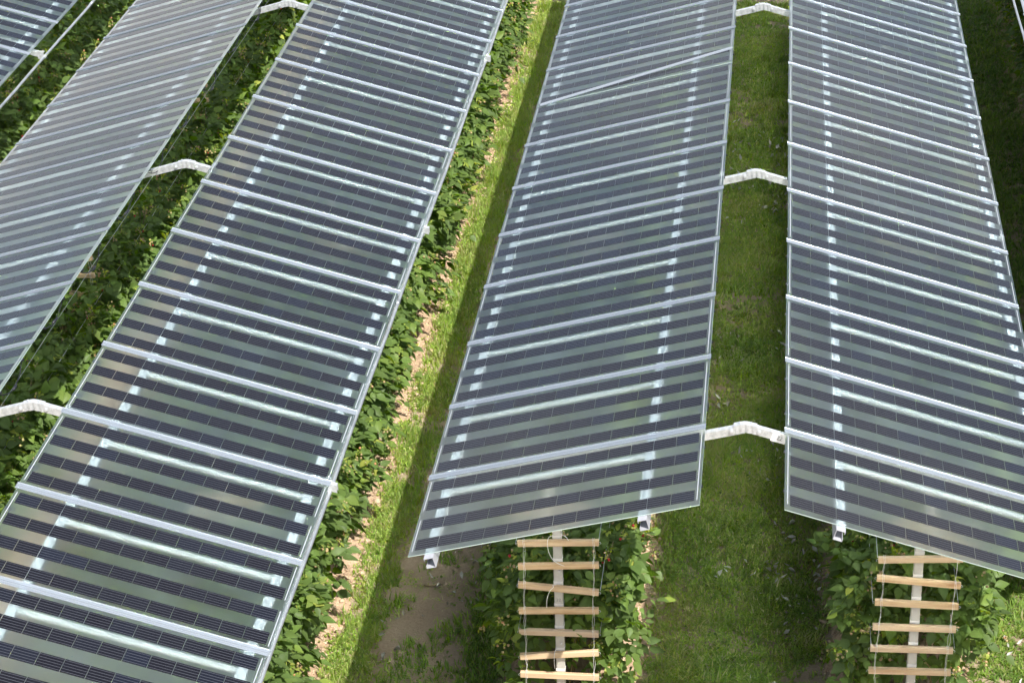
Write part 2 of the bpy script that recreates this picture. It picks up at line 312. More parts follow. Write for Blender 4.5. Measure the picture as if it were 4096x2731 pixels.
# ------------------------------------------------------------------ panel parts (shared meshes)
MX = .036                                    # margin at both ends
CL, CW = (L0 - 2 * MX) / 12, .127            # cell pitch along the strip, cell width
mb = MB(); w2 = .4925
mb.add([(0, -w2, 0), (L0, -w2, 0), (L0, w2, 0), (0, w2, 0)], [(0, 1, 2, 3)], 0)
mb.add([(0, -w2, -.006), (L0, -w2, -.006), (L0, w2, -.006), (0, w2, -.006)], [(3, 2, 1, 0)], 1)
for a, b_ in (((0, -w2), (L0, -w2)), ((L0, -w2), (L0, w2)), ((L0, w2), (0, w2)), ((0, w2), (0, -w2))):
    mb.add([(*a, -.006), (*b_, -.006), (*b_, 0), (*a, 0)], [(0, 1, 2, 3)], 2)
ME_GLASS = mb.mesh('glass_sheet', ['glass', 'glass_back', 'rim'])
ME_GLASS_OPAQUE = mb.mesh('glass_sheet_backed', ['backing', 'backing', 'rim'])
mb = MB(); g = .0018; mb.box(g, CL - g, -CW / 2, CW / 2, .0004, .0016); ME_CELL = mb.mesh('cell', 'cell')
mb = MB(); mb.box(g, 12 * CL - g, -CW / 2, CW / 2, .0004, .0016); ME_CELLROW = mb.mesh('cell_row', 'cell')
mb = MB()
for k in range(5):
    y = (k - 2) * .0255; mb.box(-.012, 12 * CL + .012, y - .0008, y + .0008, .0017, .0022)
ME_STRIP = mb.mesh('cell_strip', 'ribbon')
SY = [-.3675, -.1225, .1225, .3675]
mb = MB(); mb.box(.018, .0225, -.42, .43, .0004, .0018); ME_BUS_LONG = mb.mesh('busbar', 'busbar')
mb = MB(); mb.box(L0 - .0225, L0 - .018, -.44, -.06, .0004, .0018); ME_BUS_A = mb.mesh('busbar', 'busbar')
mb = MB(); mb.box(L0 - .0225, L0 - .018, .06, .44, .0004, .0018); ME_BUS_B = mb.mesh('busbar', 'busbar')
mb = MB(); mb.bevbox(-.035, .035, -.016, .016, -.022, -.0075, .005); ME_JBOX = mb.mesh('junction_box', 'black')
def cable_mesh(seed):
    rr = random.Random(seed); mb = MB(); P = []
    y0, y1 = .245, -.30; dr = .06 + .05 * rr.random()
    for i in range(15):
        t = i / 14; P.append((.03 + .05 * math.sin(t * 3.1) * rr.uniform(.6, 1) - .035 * math.sin(t * math.pi), y0 + (y1 - y0) * t, -.02 - dr * math.sin(math.pi * t) ** .8))
    mb.tube(P, .0042, 5); c = P[6]; d = P[8]
    mb.tube([c, ((c[0] + d[0]) / 2, (c[1] + d[1]) / 2, (c[2] + d[2]) / 2 - .002), d], [.010, .012, .009], 6)
    return mb.mesh('cable', 'black', True)
ME_CABLE = [cable_mesh(i) for i in range(4)]
def cap_mesh(L):
    P = [(-.034, .0032), (.034, .0032), (.035, .006)]
    for q in (.029, .019, .009, -.009, -.019, -.029): P += [(q + .003, .0055), (q, .0074), (q - .003, .0055)]
    P += [(-.035, .006)]
    mb = MB(); mb.prism_x(P, -.009, L + .006); return mb.mesh('cover_strip', 'cap')
ME_CAP = cap_mesh(L0)

def bank_matrix(b, y):
    s = b['s']; Lb = math.hypot(b['w'], b['d']); c, n = b['w'] / Lb, b['d'] / Lb; k = Lb / L0
    m = Matrix.Identity(4)
    ax = (s * c, 0, -n); ay = (0, s, 0); az = (s * n, 0, c)
    for i in range(3): m[i][0] = ax[i] * k; m[i][1] = ay[i]; m[i][2] = az[i]
    m[0][3], m[1][3], m[2][3] = b['x'], y, HR
    return m
def child(name, me, parent, loc=None):
    o = bpy.data.objects.new(name, me); COL.objects.link(o); o.parent = parent
    if loc: o.location = loc
    return o
for key, b in BANK.items():
    for i in range(b['n']):
        p = empty('solar_panel'); p.matrix_world = bank_matrix(b, b['y0'] + (i + .5) * PITCH) @ Matrix.Translation((random.uniform(-.004, .004), random.uniform(-.002, .002), 0)) @ Matrix.Rotation(R(random.uniform(-.12, .12)), 4, 'Z') @ Matrix.Rotation(R(random.uniform(-.10, .10)), 4, 'X')
        first = key in 'CD' and i == 0
        yc = b['y0'] + (i + .5) * PITCH
        lab = ('solar panel ' if key in 'EF' else 'striped see-through panel ') + which(key, yc) + ' ' + WHERE[key]
        tag(p, lab, 'solar panel', 'solar panels of ' + WHERE[key])
        child('glass', ME_GLASS_OPAQUE if key in 'EF' else ME_GLASS, p)
        for y in SY:
            st = child('cell_strip', ME_STRIP, p, (MX, y, 0))
            if yc > (14.6 if key != 'A' else 15.2) or key == 'F': child('cell_row', ME_CELLROW, st)      # past the top of the view: one band
            else:
                for j in range(12): child('cell', ME_CELL, st, (j * CL, 0, 0))
        child('busbar', ME_BUS_LONG, p); child('busbar', ME_BUS_A, p); child('busbar', ME_BUS_B, p)
        for y in (-.245, .245): child('junction_box', ME_JBOX, p, (.03, y, 0))
        if key in 'ABC': child('cable', ME_CABLE[(i * 7 + ord(key)) % 4], p)
    for i in range(1, b['n'] + 1):
        if key == 'C' and i == 8: continue
        c = link('cover_strip', ME_CAP); c.matrix_world = bank_matrix(b, b['y0'] + i * PITCH)
        tag(c, 'joint cover strip, ' + which(key, b['y0'] + (i - .02) * PITCH) + ' ' + WHERE[key], 'cover strip', 'cover strips of ' + WHERE[key])
# the loose strip lying askew on bank C
b = BANK['C']; mm = bank_matrix(b, 0); P0 = Vector((-.295, 10.87, HR + .006)); P1 = Vector((-2.165, 10.52, HR - .4835))
ax = (P1 - P0).normalized(); az = Vector((mm[0][2], 0, mm[2][2])); ay = az.cross(ax).normalized(); az = ax.cross(ay)
m = Matrix.Identity(4)
for i in range(3): m[i][0] = ax[i]; m[i][1] = ay[i]; m[i][2] = az[i]; m[i][3] = P0[i] + az[i] * .010
c = link('cover_strip', cap_mesh(L0)); c.data.materials[0] = M['cap_loose']; c.matrix_world = m
tag(c, 'loose ribbed cover strip lying askew across the panels, off its open joint', 'cover strip')

# ------------------------------------------------------------------ purlins, cross rails, rafters, gussets
def slope_pt(b, x, off, y):                  # local x from ridge, depth below the glass
    mm = bank_matrix(b, 0); Lb = math.hypot(b['w'], b['d']); k = Lb / L0
    v = Vector((mm[0][0], 0, mm[2][0])) * x / k - Vector((mm[0][2], 0, mm[2][2])) * off
    return Vector((b['x'] + v.x, y, HR + v.z))
for key, b in BANK.items():
    y0 = b['y0'] - .042; y1 = b['y0'] + b['n'] * PITCH + .1
    for nm, x0, x1 in (('ridge', .350, .412), ('eave', 1.822, 1.888)):
        t = .004; H = .078; lip = .018; d0 = .010
        W_ = x1 - x0
        prof = [(0, 0), (W_, 0), (W_, -lip), (W_ - t, -lip), (W_ - t, -t), (t, -t), (t, -H + t), (W_ - t, -H + t), (W_ - t, -H + lip), (W_, -H + lip), (W_, -H), (0, -H)]
        if b['s'] < 0: prof = [(x, z) for x, z in prof][::-1]
        mb = MB(); mm = bank_matrix(b, 0); Lb = math.hypot(b['w'], b['d']); k = Lb / L0
        axv = Vector((mm[0][0], 0, mm[2][0])) / k; azv = Vector((mm[0][2], 0, mm[2][2]))
        P = []
        for x, z in prof:
            q = axv * (x0 + x) + azv * (z - d0); P.append((q.x, q.z))
        mb.prism_y(P, 0, y1 - y0)
        o = link('purlin', mb.mesh('purlin', 'galvanised_purlin')); o.location = (b['x'], y0, HR)
        tag(o, 'long galvanised channel purlin on the %s side under %s' % (nm, WHERE[key]), 'purlin', 'purlins under the panel banks')
    mb = MB(); mm = bank_matrix(b, 0)
    mb.bevbox(.413, 1.821, -.021, .021, -.052, -.014, .006); me = mb.mesh('cross_rail', 'rail_steel')
    for i in range(b['n']):
        o = link('cross_rail', me); o.matrix_world = bank_matrix(b, b['y0'] + (i + 1) * PITCH - .215)
        tag(o, 'pale cross rail, ' + which(key, b['y0'] + (i + .5) * PITCH) + ' ' + WHERE[key], 'rail', 'cross rails of ' + WHERE[key])

def gusset(kside):
    """folded sleeve over the ridge: top + two crimped side walls"""
    n = 41; s = np.linspace(-.082, .082, n); mb = MB(); th = .27
    top = -np.sqrt((s * th) ** 2 + .006 ** 2) ; vs = []; 
    crimp = np.where(np.abs(s) < .066, -.003 + .007 * np.abs(np.sin(s / .066 * math.pi * 1.5)), 0)
    for i in range(n):
        for (yy, zz) in ((-.0240 - crimp[i], top[i] - .063), (-.0240 - crimp[i] * .8, top[i] - .03), (-.0240, top[i] + .003), (.0240, top[i] + .003), (.0240 + crimp[i] * .8, top[i] - .03), (.0240 + crimp[i], top[i] - .063)):
            vs.append((s[i], yy, zz))
    fs = [(i * 6 + j, i * 6 + j + 1, (i + 1) * 6 + j + 1, (i + 1) * 6 + j) for i in range(n - 1) for j in range(5)]
    mb.add(vs, fs); return mb.mesh('gusset', 'galvanised', False)
ME_GUS = gusset(1)
mb = MB(); mb.tube([(0, .0, 0), (0, -.004, 0)], .017, 12); mb.tube([(0, -.004, 0), (0, -.016, 0)], .011, 6); ME_BOLT = mb.mesh('bolt', 'galvanised')
def stroke2(pts, parent, name='number_mark', rad=.0022):
    mb = MB(); mb.tube(pts, rad, 5); return link(name, mb.mesh(name, 'ink'), parent=parent)
RIDGES = [('Z', None, -2 * S), ('A', 'B', -S), ('C', 'D', 0), ('E', 'F', S)]
for ka, kb, rx in RIDGES:
    for fi, fy in enumerate(FRAME_Y):
        if (ka in 'CZ' and fy < 0) or (ka == 'E' and fy < 5): continue
        fr = empty('support_frame', (rx, fy, HR)); first = fi == 1 and ka == 'C'
        lab = {'Z': 'galvanised rafter frame beneath the bank behind the hedge', 'A': 'galvanised ridge bracket and rafters above the raspberry row gap', 'C': 'galvanised ridge bracket and rafters bridging the grassy alley', 'E': 'galvanised rafter frame beneath the opaque bank'}[ka]
        if first: lab = 'galvanised ridge bracket bridging the grassy alley and carrying a white 22 plate'
        if not first: lab += {0: ', before the ladders', 1: ', level with the slat ladders', 2: ', second along', 3: ', third along', 4: ', fourth along', 5: ', fifth along'}[fi]
        tag(fr, lab, 'bracket', 'support frames')
        for kk, b in ((ka, BANK[ka]),) + (((kb, BANK[kb]),) if kb else ()):
            if ka == 'Z': sgn = 1
            else: sgn = b['s']
            slp = b['d'] / b['w']; xe = abs(b['x'] - rx) + b['w'] + (.015 if sgn > 0 else -.06)
            za = abs(b['x'] - rx) * slp - .100            # height of the rafter's top at the ridge line
            mb = MB(); hh = .060
            # open channel: web facing the viewer, flanges top and bottom
            for (yy0, yy1, zt, zb) in ((-.022, -.018, 0, -hh), (.018, .022, 0, -hh), (-.0215, .0215, -.0005, -.0045)):
                A_ = [(0.002 * sgn, za + zt), (xe * sgn, za + zt - xe * slp), (xe * sgn, za + zb - xe * slp), (0.002 * sgn, za + zb)]
                mb.prism_y(A_ if sgn > 0 else A_[::-1], yy0, yy1)
            link('rafter', mb.mesh('rafter', 'galvanised'), parent=fr)
            za_g = za
        if kb:
            g_ = child('gusset', ME_GUS, fr, (0, 0, za_g + .004))
            for sx in (-.096, .096):
                bo = child('bolt', ME_BOLT, fr, (sx, -.0235, za_g - abs(sx) * .27 - .030))
            for sx in (-.03, .03):
                bo = child('bolt', ME_BOLT, fr, (sx * 1.3, .0, za_g - .0)); bo.rotation_euler = (R(-90), 0, 0); bo.scale = (.5, .5, .5)
        if first:
            sl_ = .29; ang = math.atan(.29)
            mb = MB(); mb.box(-.052, .052, -.0020, .0015, -.038, .038); pl = link('number_plate', mb.mesh('number_plate', 'plate'), parent=fr)
            pl.location = (.232, -.0250, za_g - .232 * sl_ - .030); pl.rotation_euler = (0, ang, 0); pl['label'] = 'white plate handwritten with the number 22'
            for ox in (-.004, .016):
                T = [(-.007, .010), (-.002, .015), (.005, .013), (.006, .006), (.000, -.003), (-.007, -.011), (.009, -.012)]
                stroke2([(ox + x_, -.0032, z_ - .002) for x_, z_ in T], pl, rad=.0016)
        if ka in 'AZ' or kb == 'D':               # clamp at the eave, holds the pipe
            pass
# pipes along eaves with clamps
def pipe(key, x, z, y0, y1, lab, pr=.0175):
    o = empty('eave_pipe', (x, y0, z)); tag(o, lab, 'pipe', 'eave pipes')
    mb = MB(); n = 24; mb.tube([(.004 * math.sin(i * 1.7), (y1 - y0) * i / n, .003 * math.sin(i * 2.3)) for i in range(n + 1)], pr, 14)
    link('pipe_tube', mb.mesh('pipe_tube', 'pipe_steel', True), parent=o)
    for yy in np.arange(1.3, y1 - y0 - .5, 5.9):
        mb = MB(); mb.tube([(0, yy - .035, 0), (0, yy + .035, 0)], pr + .0035, 14); link('pipe_sleeve', mb.mesh('pipe_sleeve', 'pipe_steel', True), parent=o)
    for fy in FRAME_Y:
        if y0 < fy < y1:
            mb = MB(); mb.tube([(0, fy - y0 - .017, 0), (0, fy - y0 + .017, 0)], pr + .005, 14); s = -1 if BANK[key]['s'] > 0 else 1
            mb.box(min(0, s * .07), max(0, s * .07), fy - y0 - .028, fy - y0 - .0265, -.02, .075); mb.box(min(0, s * .06), max(0, s * .06), fy - y0 - .020, fy - y0 + .020, .050, .060)
            c = link('clamp', mb.mesh('clamp', 'galvanised'), parent=o)
            for dz in (.03, .065):
                q = child('bolt', ME_BOLT, c, (s * .035, fy - y0 - .030, dz)); q.scale = (.6, .6, .6)
pipe('B', -2.985, HR - .70, -.6, 19.4, 'galvanised round pipe along the eave above the sunlit soil strip')
pipe('Z', -7.94, HR - .70, 6.9, 19.9, 'galvanised round pipe standing clear of the eave above the shaded raspberry hedge', .015)
pipe('E', 2.775, HR - .545, 4.3, 21.4, 'galvanised round pipe on the eave past the dark grass alley', .013)

# ------------------------------------------------------------------ trellis posts with wooden slats
SL_C = [([-1.621, -1.063], [-1.024, -1.028]), ([-1.623, -1.265], [-1.027, -1.225]), ([-1.627, -1.426], [-1.03, -1.466]), ([-1.631, -1.658], [-1.034, -1.627]), ([-1.633, -1.844], [-1.038, -1.838]), ([-1.635, -2.075], [-1.039, -2.007]), ([-1.636, -2.236], [-1.04, -2.235])]
SL_D = [([0.964, -1.083], [1.541, -1.048]), ([0.964, -1.239], [1.537, -1.276]), ([0.958, -1.448], [1.535, -1.457]), ([0.954, -1.664], [1.529, -1.658]), ([0.946, -1.857], [1.521, -1.846]), ([0.943, -2.056], [1.516, -2.043])]
mb = MB(); mb.bevbox(-.295, .295, -.016, .016, -.024, .024, .003); ME_SLAT = mb.mesh('wooden_slat', 'wood')
def tie_mesh(cx):
    mb = MB()
    for dx in (-.004, .006):
        mb.tube([(cx + dx, -.018, .026), (cx + dx + .004, -.018, -.026), (cx + dx + .004, .019, -.026), (cx + dx, .019, .026), (cx + dx, -.018, .026)], .0013, 4, caps=False)
    return mb.mesh('tie_string', 'string')
ME_TIE = [tie_mesh(-.252), tie_mesh(.255)]
mb = MB(); mb.tube([(.290, .0, 0), (.305, -.002, .004), (.310, -.004, -.006), (.303, -.004, -.012)], .0018, 5); mb.tube([(-.290, 0, 0), (-.305, -.002, .004), (-.310, -.004, -.006), (-.303, -.004, -.012)], .0018, 5); ME_HOOK = mb.mesh('wire_hook', 'wire')
mb = MB()
for z in (-.008, 0, .007): mb.box(-.0345, .0345, -.028, .028, z - .0025, z + .0025)
ME_BAND = mb.mesh('string_band', 'string')
ROWNAME = dict(Z='the hedge beyond the two-pipe gap', A='the hedge under the ridge gap', B='the hedge beside the sunlit soil strip', C='the row ending under the loose-strip bank', D='the row ending under the number-plate bank', E='the dark row under the opaque bank')
def trellis(key, fy, slats, label):
    x = ROWX[key]; b = BANK[key]; t = (abs(x - b['x']))
    top = HR - t * b['d'] / b['w'] - .100 - .060
    p = empty('trellis_post', (x, fy, 0)); tag(p, label, 'trellis post', 'trellis posts')
    mb = MB(); a, d = .033, .025
    for q in (0,):
        P = [(-a + .006, -d), (a - .006, -d), (a, -d + .006), (a, d - .006), (a - .006, d), (-a + .006, d), (-a, d - .006), (-a, -d + .006)]
        n = len(P); mb.add([(u_, v_, -.3) for u_, v_ in P] + [(u_, v_, top) for u_, v_ in P], [(i, (i + 1) % n, n + (i + 1) % n, n + i) for i in range(n)] + [tuple(range(n, 2 * n))])
    link('post_tube', mb.mesh('post_tube', 'post_steel'), parent=p)
    prev = None
    for (l, rr_) in slats:
        cx, cz = (l[0] + rr_[0]) / 2 - x, (l[1] + rr_[1]) / 2 + HR; an = math.atan2(rr_[1] - l[1], rr_[0] - l[0])
        s = child('wooden_slat', ME_SLAT, p, (cx, -d - .017, cz)); s.rotation_euler = (0, -an, 0)
        for tme in ME_TIE: child('tie_string', tme, s)
        child('wire_hook', ME_HOOK, s)
        child('string_band', ME_BAND, p, (0, 0, cz + .040))
        if prev:
            mb = MB()
            for sx in (-.252, .255):
                for j in (0, 1):
                    mb.tube([(prev[0] + sx + .003 * j, -d - .034 + .03 * j, prev[1] - .02 - sx * math.tan(-prev[2])), ((prev[0] + cx) / 2 + sx + random.uniform(-.008, .012), -d - .036 + .05 * j, (prev[1] + cz) / 2), (cx + sx, -d - .034 + .03 * j, cz + .02 + sx * math.tan(an))], .0013, 4)
            link('side_string', mb.mesh('side_string', 'string'), parent=p)
        prev = (cx, cz, an)
    return p, d
def std_slats(x):
    out = []
    for k in range(8):
        z = -1.0 - .19 * k; t = random.uniform(-.03, .03); out.append(([x - .295, z - t / 2], [x + .295, z + t / 2]))
    return out
def extend(sl, x, up=1, down=3):
    z1 = sl[-1][0][1]; z0 = sl[0][0][1]
    return sl + [([x - .29, z1 - .2 * k], [x + .29, z1 - .2 * k + .02]) for k in range(1, down)]
def curve3(pts, n=10):                       # Catmull-Rom
    P = [Vector(pts[0])] + [Vector(q) for q in pts] + [Vector(pts[-1])]; out = []
    for i in range(1, len(P) - 2):
        for k in range(n):
            t = k / n; a, b_, c, d = P[i - 1:i + 3]
            out.append(.5 * (2 * b_ + (c - a) * t + (2 * a - 5 * b_ + 4 * c - d) * t * t + (3 * b_ - a - 3 * c + d) * t ** 3))
    return out + [P[-2]]
for key in 'ZABCDE':
    for fy in FRAME_Y:
        if fy < 1 or fy > 13 or (key in 'ZE' and fy < 5): continue
        if key == 'C' and fy < 5: sl_, lab = extend(SL_C, ROWX['C']), 'steel post laddered with wooden slats and dangling white strings, marked 22'
        elif key == 'D' and fy < 5: sl_, lab = extend(SL_D, ROWX['D']), 'steel post laddered with wooden slats partly overgrown by raspberry shoots'
        else: sl_, lab = std_slats(ROWX[key]), 'slatted steel post in ' + ROWNAME[key] + {3.63: ', level with the ladders', 7.97: ', second along', 12.31: ', third along'}[fy]
        p, d = trellis(key, fy, sl_, lab)
        if key == 'C' and fy < 5:
            for sx in (-.010, .008):
                T = [(-.007, .010), (-.002, .015), (.005, .013), (.006, .006), (.000, -.003), (-.007, -.011), (.008, -.012)]
                stroke2([(sx + x_ * .8, -d - .001, HR - 1.56 + z_ * .8) for x_, z_ in T], p, rad=.0013)
            Zf = lambda z: HR + z
            for pts in ([(-.03, -.05, Zf(-.98)), (-.06, -.06, Zf(-1.0)), (-.062, -.075, Zf(-1.08)), (-.03, -.075, Zf(-1.17)), (.03, -.06, Zf(-1.225)), (.09, -.05, Zf(-1.24))],
                        [(.03, -.045, Zf(-.97)), (.07, -.05, Zf(-.99)), (.10, -.05, Zf(-1.05))],
                        [(-.01, -.06, Zf(-1.40)), (-.035, -.075, Zf(-1.395)), (-.03, -.08, Zf(-1.41)), (-.055, -.085, Zf(-1.44)), (-.08, -.075, Zf(-1.52)), (-.085, -.07, Zf(-1.60))],
                        [(-.02, -.05, Zf(-1.98)), (-.035, -.07, Zf(-2.0)), (-.04, -.075, Zf(-2.07)), (-.038, -.07, Zf(-2.15))]):
                mb = MB(); mb.tube(curve3(pts, 6), .0026, 5); link('loose_string', mb.mesh('loose_string', 'string', True), parent=p)
            for z_ in (-1.30, -1.95):
                mb = MB(); mb.tube([(.012, -d - .001, HR + z_), (.012, -d - .012, HR + z_)], .008, 8); link('bolt', mb.mesh('bolt', 'galvanised'), parent=p)
# trellis wires along the rows
for key, rx in ROWX.items():
    if key == 'E': continue
    y0 = 3.58 if key in 'ABCD' else 7.9; y1 = 16.6
    for sx in (-.30, .30):
        for lv, z in enumerate((1.84, 1.46, 1.08)):
            sd_ = 'pipe side' if sx * BANK[key]['s'] > 0 else 'ridge side'
            mb = MB(); n = 27
            mb.tube([(0, (y1 - y0) * i / n, -.012 * abs(math.sin(math.pi * (y1 - y0) * i / n / 4.34)) + random.uniform(-.003, .003)) for i in range(n + 1)], .0027, 4)
            o = link('trellis_wire', mb.mesh('trellis_wire', 'wire')); o.location = (rx + sx + random.uniform(-.01, .01), y0, z)
            tag(o, ('upper ', 'middle ', 'lower ')[lv] + 'trellis wire on the %s of ' % sd_.replace('pipe', 'eave') + ROWNAME[key], 'wire', 'trellis wires')

# ------------------------------------------------------------------ raspberry bushes
LT = np.array([(0, 0), (.17, .40), (.17, -.40), (.43, .50), (.43, -.50), (.73, .27), (.73, -.27), (.17, 0), (.43, 0), (.73, 0), (1, 0)])   # t along, across
LQ = np.array([(7, 8, 3, 1), (2, 4, 8, 7), (8, 9, 5, 3), (4, 6, 9, 8)]); L3 = np.array([(0, 7, 1), (0, 2, 7), (9, 10, 5), (6, 10, 9)])
def leaves(pos, dirv, nrm, length, width, tint, g, fold=.28, droop=.22):
    """many leaflets at once -> V, quads, tris, tint"""
    n = len(pos); d = dirv / np.linalg.norm(dirv, axis=1, keepdims=True)
    nn = nrm - (nrm * d).sum(1, keepdims=True) * d; nn /= np.linalg.norm(nn, axis=1, keepdims=True) + 1e-9; sd = np.cross(d, nn)
    t = LT[:, 0][None, :, None]; a = LT[:, 1][None, :, None]; Lr = length[:, None, None]; Wd = width[:, None, None]
    jit = 1 + .12 * (g.random((n, len(LT), 1)) - .5)
    dr = (droop * (.6 + .8 * g.random(n)))[:, None, None]; fo = (fold * (.5 + g.random(n)))[:, None, None]
    V = pos[:, None, :] + d[:, None, :] * t * Lr + sd[:, None, :] * a * Wd * jit + nn[:, None, :] * (np.abs(a) * Wd * fo - dr * Lr * t * t)
    off = (np.arange(n) * len(LT))[:, None, None]
    return V.reshape(-1, 3), (LQ[None] + off).reshape(-1, 4), (L3[None] + off).reshape(-1, 3), np.repeat(tint, len(LT), axis=0)
def unit(v): return v / (np.linalg.norm(v, axis=-1, keepdims=True) + 1e-9)
ICO = None
def ico():
    t = (1 + 5 ** .5) / 2; V = np.array([(-1, t, 0), (1, t, 0), (-1, -t, 0), (1, -t, 0), (0, -1, t), (0, 1, t), (0, -1, -t), (0, 1, -t), (t, 0, -1), (t, 0, 1), (-t, 0, -1), (-t, 0, 1)])
    F = np.array([(0, 11, 5), (0, 5, 1), (0, 1, 7), (0, 7, 10), (0, 10, 11), (1, 5, 9), (5, 11, 4), (11, 10, 2), (10, 7, 6), (7, 1, 8), (3, 9, 4), (3, 4, 2), (3, 2, 6), (3, 6, 8), (3, 8, 9), (4, 9, 5), (2, 4, 11), (6, 2, 10), (8, 6, 7), (9, 8, 1)])
    return unit(V), F
IV, IF = ico()
def blobs(pos, rad, tint, g, squash=1.15, jit=.25):
    n = len(pos); V = IV[None] * (1 + jit * (g.random((n, 12, 1)) - .5)) * rad[:, None, None]; V[:, :, 2] *= squash
    V = V + pos[:, None, :]; return V.reshape(-1, 3), (IF[None] + (np.arange(n) * 12)[:, None, None]).reshape(-1, 3), np.repeat(tint, 12, axis=0)
def canopy_point(g, n, out):
    """points in the hedge cross-section; returns pos and outward normal"""
    th = g.uniform(-.95, math.pi + .95, n)           # 0 = +x side, pi/2 = top
    y = g.uniform(-.52, .52, n)
    lump = .80 + .42 * fbm(th * 1.6 + out * 7, y * 2.6 + out * 3, 3)
    rr = np.clip(g.random(n) ** .40, .25, 1) * lump
    x = np.cos(th) * .53 * rr; z = 1.02 + np.sin(th) * np.where(np.sin(th) > 0, .60, .98) * rr
    nm = unit(np.stack([np.cos(th), .35 * g.normal(size=n), np.sin(th) * .9 + .25], -1))
    return np.stack([x, y, np.maximum(z, .22)], -1), nm, rr
def make_bush(seed):
    g = np.random.default_rng(seed); nC = 560
    P, nm, rr = canopy_point(g, nC, seed)
    dr = unit(nm * np.array([1, .7, .35]) + g.normal(size=(nC, 3)) * .55 + np.array([0, 0, -.35]))
    young = (g.random(nC) < .13) & (rr > .8)
    L = np.where(young, .062, .105) * g.uniform(.6, 1.3, nC)
    up = unit(nm * .55 + np.array([0, 0, .8]) + g.normal(size=(nC, 3)) * .32)
    tint = np.where(young, g.uniform(.68, 1, nC), g.beta(2, 2.2, nC) * .62); tg = g.random(nC)
    sets = []
    sd = unit(np.cross(dr, up))
    for (fwd, side, scl) in ((.55, 0, 1.0), (.12, .62, .82), (.12, -.62, .82)):
        pos = P + dr * (L * fwd)[:, None] + sd * (L * side * .25)[:, None]
        dv = unit(dr + sd * side * 1.25 + g.normal(size=(nC, 3)) * .12)
        sets.append(leaves(pos, dv, up + g.normal(size=(nC, 3)) * .15, L * scl, L * scl * g.uniform(.56, .72, nC), np.stack([np.clip(tint + g.normal(size=nC) * .03, 0, 1), tg], -1), g))
    # long lateral shoots that break the outline
    nA = 9; Pa, na, ra = canopy_point(g, nA, seed); Pa = Pa[Pa[:, 2] > .4] ; na = na[:len(Pa)]; ka = 6
    na = unit(np.stack([np.sign(Pa[:, 0]) * g.uniform(.5, 1, len(Pa)), g.normal(0, .35, len(Pa)), g.uniform(-.25, .6, len(Pa))], -1))
    tt = np.tile(np.linspace(.15, 1, ka), len(Pa)); ln = np.repeat(g.uniform(.18, .36, len(Pa)), ka)
    pa = np.repeat(Pa, ka, 0) + np.repeat(na, ka, 0) * (ln * tt)[:, None] + np.array([0, 0, -.10]) * (tt ** 2 * ln / .3)[:, None]
    nn_ = len(pa); da = unit(np.repeat(na, ka, 0) + g.normal(size=(nn_, 3)) * .75 + np.array([0, 0, -.35])); La = g.uniform(.06, .11, nn_)
    sets.append(leaves(pa, da, g.normal(size=(nn_, 3)) * .35 + np.array([0, 0, 1.]), La, La * .66, np.stack([np.clip(g.normal(.45, .2, nn_), 0, 1), g.random(nn_)], -1), g))
    # fruiting laterals: lime bracts
    nF = 36; Pf, nf, rf = canopy_point(g, nF, seed); Pf = Pf + nf * (.06 + .10 * g.random((nF, 1)))
    keep = Pf[:, 2] > .55; Pf, nf = Pf[keep], nf[keep]; nF = len(Pf)
    k = 9; pb = np.repeat(Pf, k, 0) + g.normal(size=(nF * k, 3)) * .022
    db = unit(np.repeat(nf, k, 0) * .6 + g.normal(size=(nF * k, 3)) * .7)
    sets.append(leaves(pb, db, g.normal(size=(nF * k, 3)) * .5 + np.array([0, 0, 1.]), g.uniform(.022, .05, nF * k), g.uniform(.010, .022, nF * k), np.stack([g.uniform(.72, 1, nF * k), g.random(nF * k)], -1), g))
    V = []; Q = []; T = []; C = []; o_ = 0
    for v, q, t, c in sets: V.append(v); Q.append(q + o_); T.append(t + o_); C.append(c); o_ += len(v)
    fol = np_mesh('foliage', np.concatenate(V), np.concatenate(Q), np.concatenate(T), np.concatenate(C), 'raspberry_leaf')
    nb = g.integers(3, 8, nF); pb = np.repeat(Pf, nb, 0) + g.normal(size=(nb.sum(), 3)) * .026 + np.array([0, 0, -.012])
    bt = np.clip(g.normal(.45, .2, nb.sum()), 0, .85); bt[g.random(nb.sum()) < .025] = .98
    v, fc, c = blobs(pb, g.uniform(.007, .0125, nb.sum()), np.stack([bt, g.random(nb.sum())], -1), g)
    ber = np_mesh('berries', v, None, fc, c, 'berry', True)
    mb = MB()
    for i in range(7):
        x0, y0 = g.normal(0, .06), g.uniform(-.42, .42); x1 = g.uniform(-.34, .34); y1 = y0 + g.normal(0, .1); h = g.uniform(1.3, 1.62)
        mb.tube([(x0, y0, -.03), (x0 + (x1 - x0) * .35, y0 + (y1 - y0) * .3, h * .45), (x0 + (x1 - x0) * .8, y0 + (y1 - y0) * .7, h * .85), (x1, y1, h)], [.007, .006, .005, .003], 5)
    cane = mb.mesh('canes', 'cane', True)
    at = cane.attributes.new('tint', 'FLOAT_COLOR', 'POINT'); at.data.foreach_set('color', np.tile(np.array([.6, .5, 0, 1], np.float32), (len(cane.vertices), 1)).ravel())
    return fol, ber, cane
BUSH = [make_bush(s) for s in range(21, 28)]
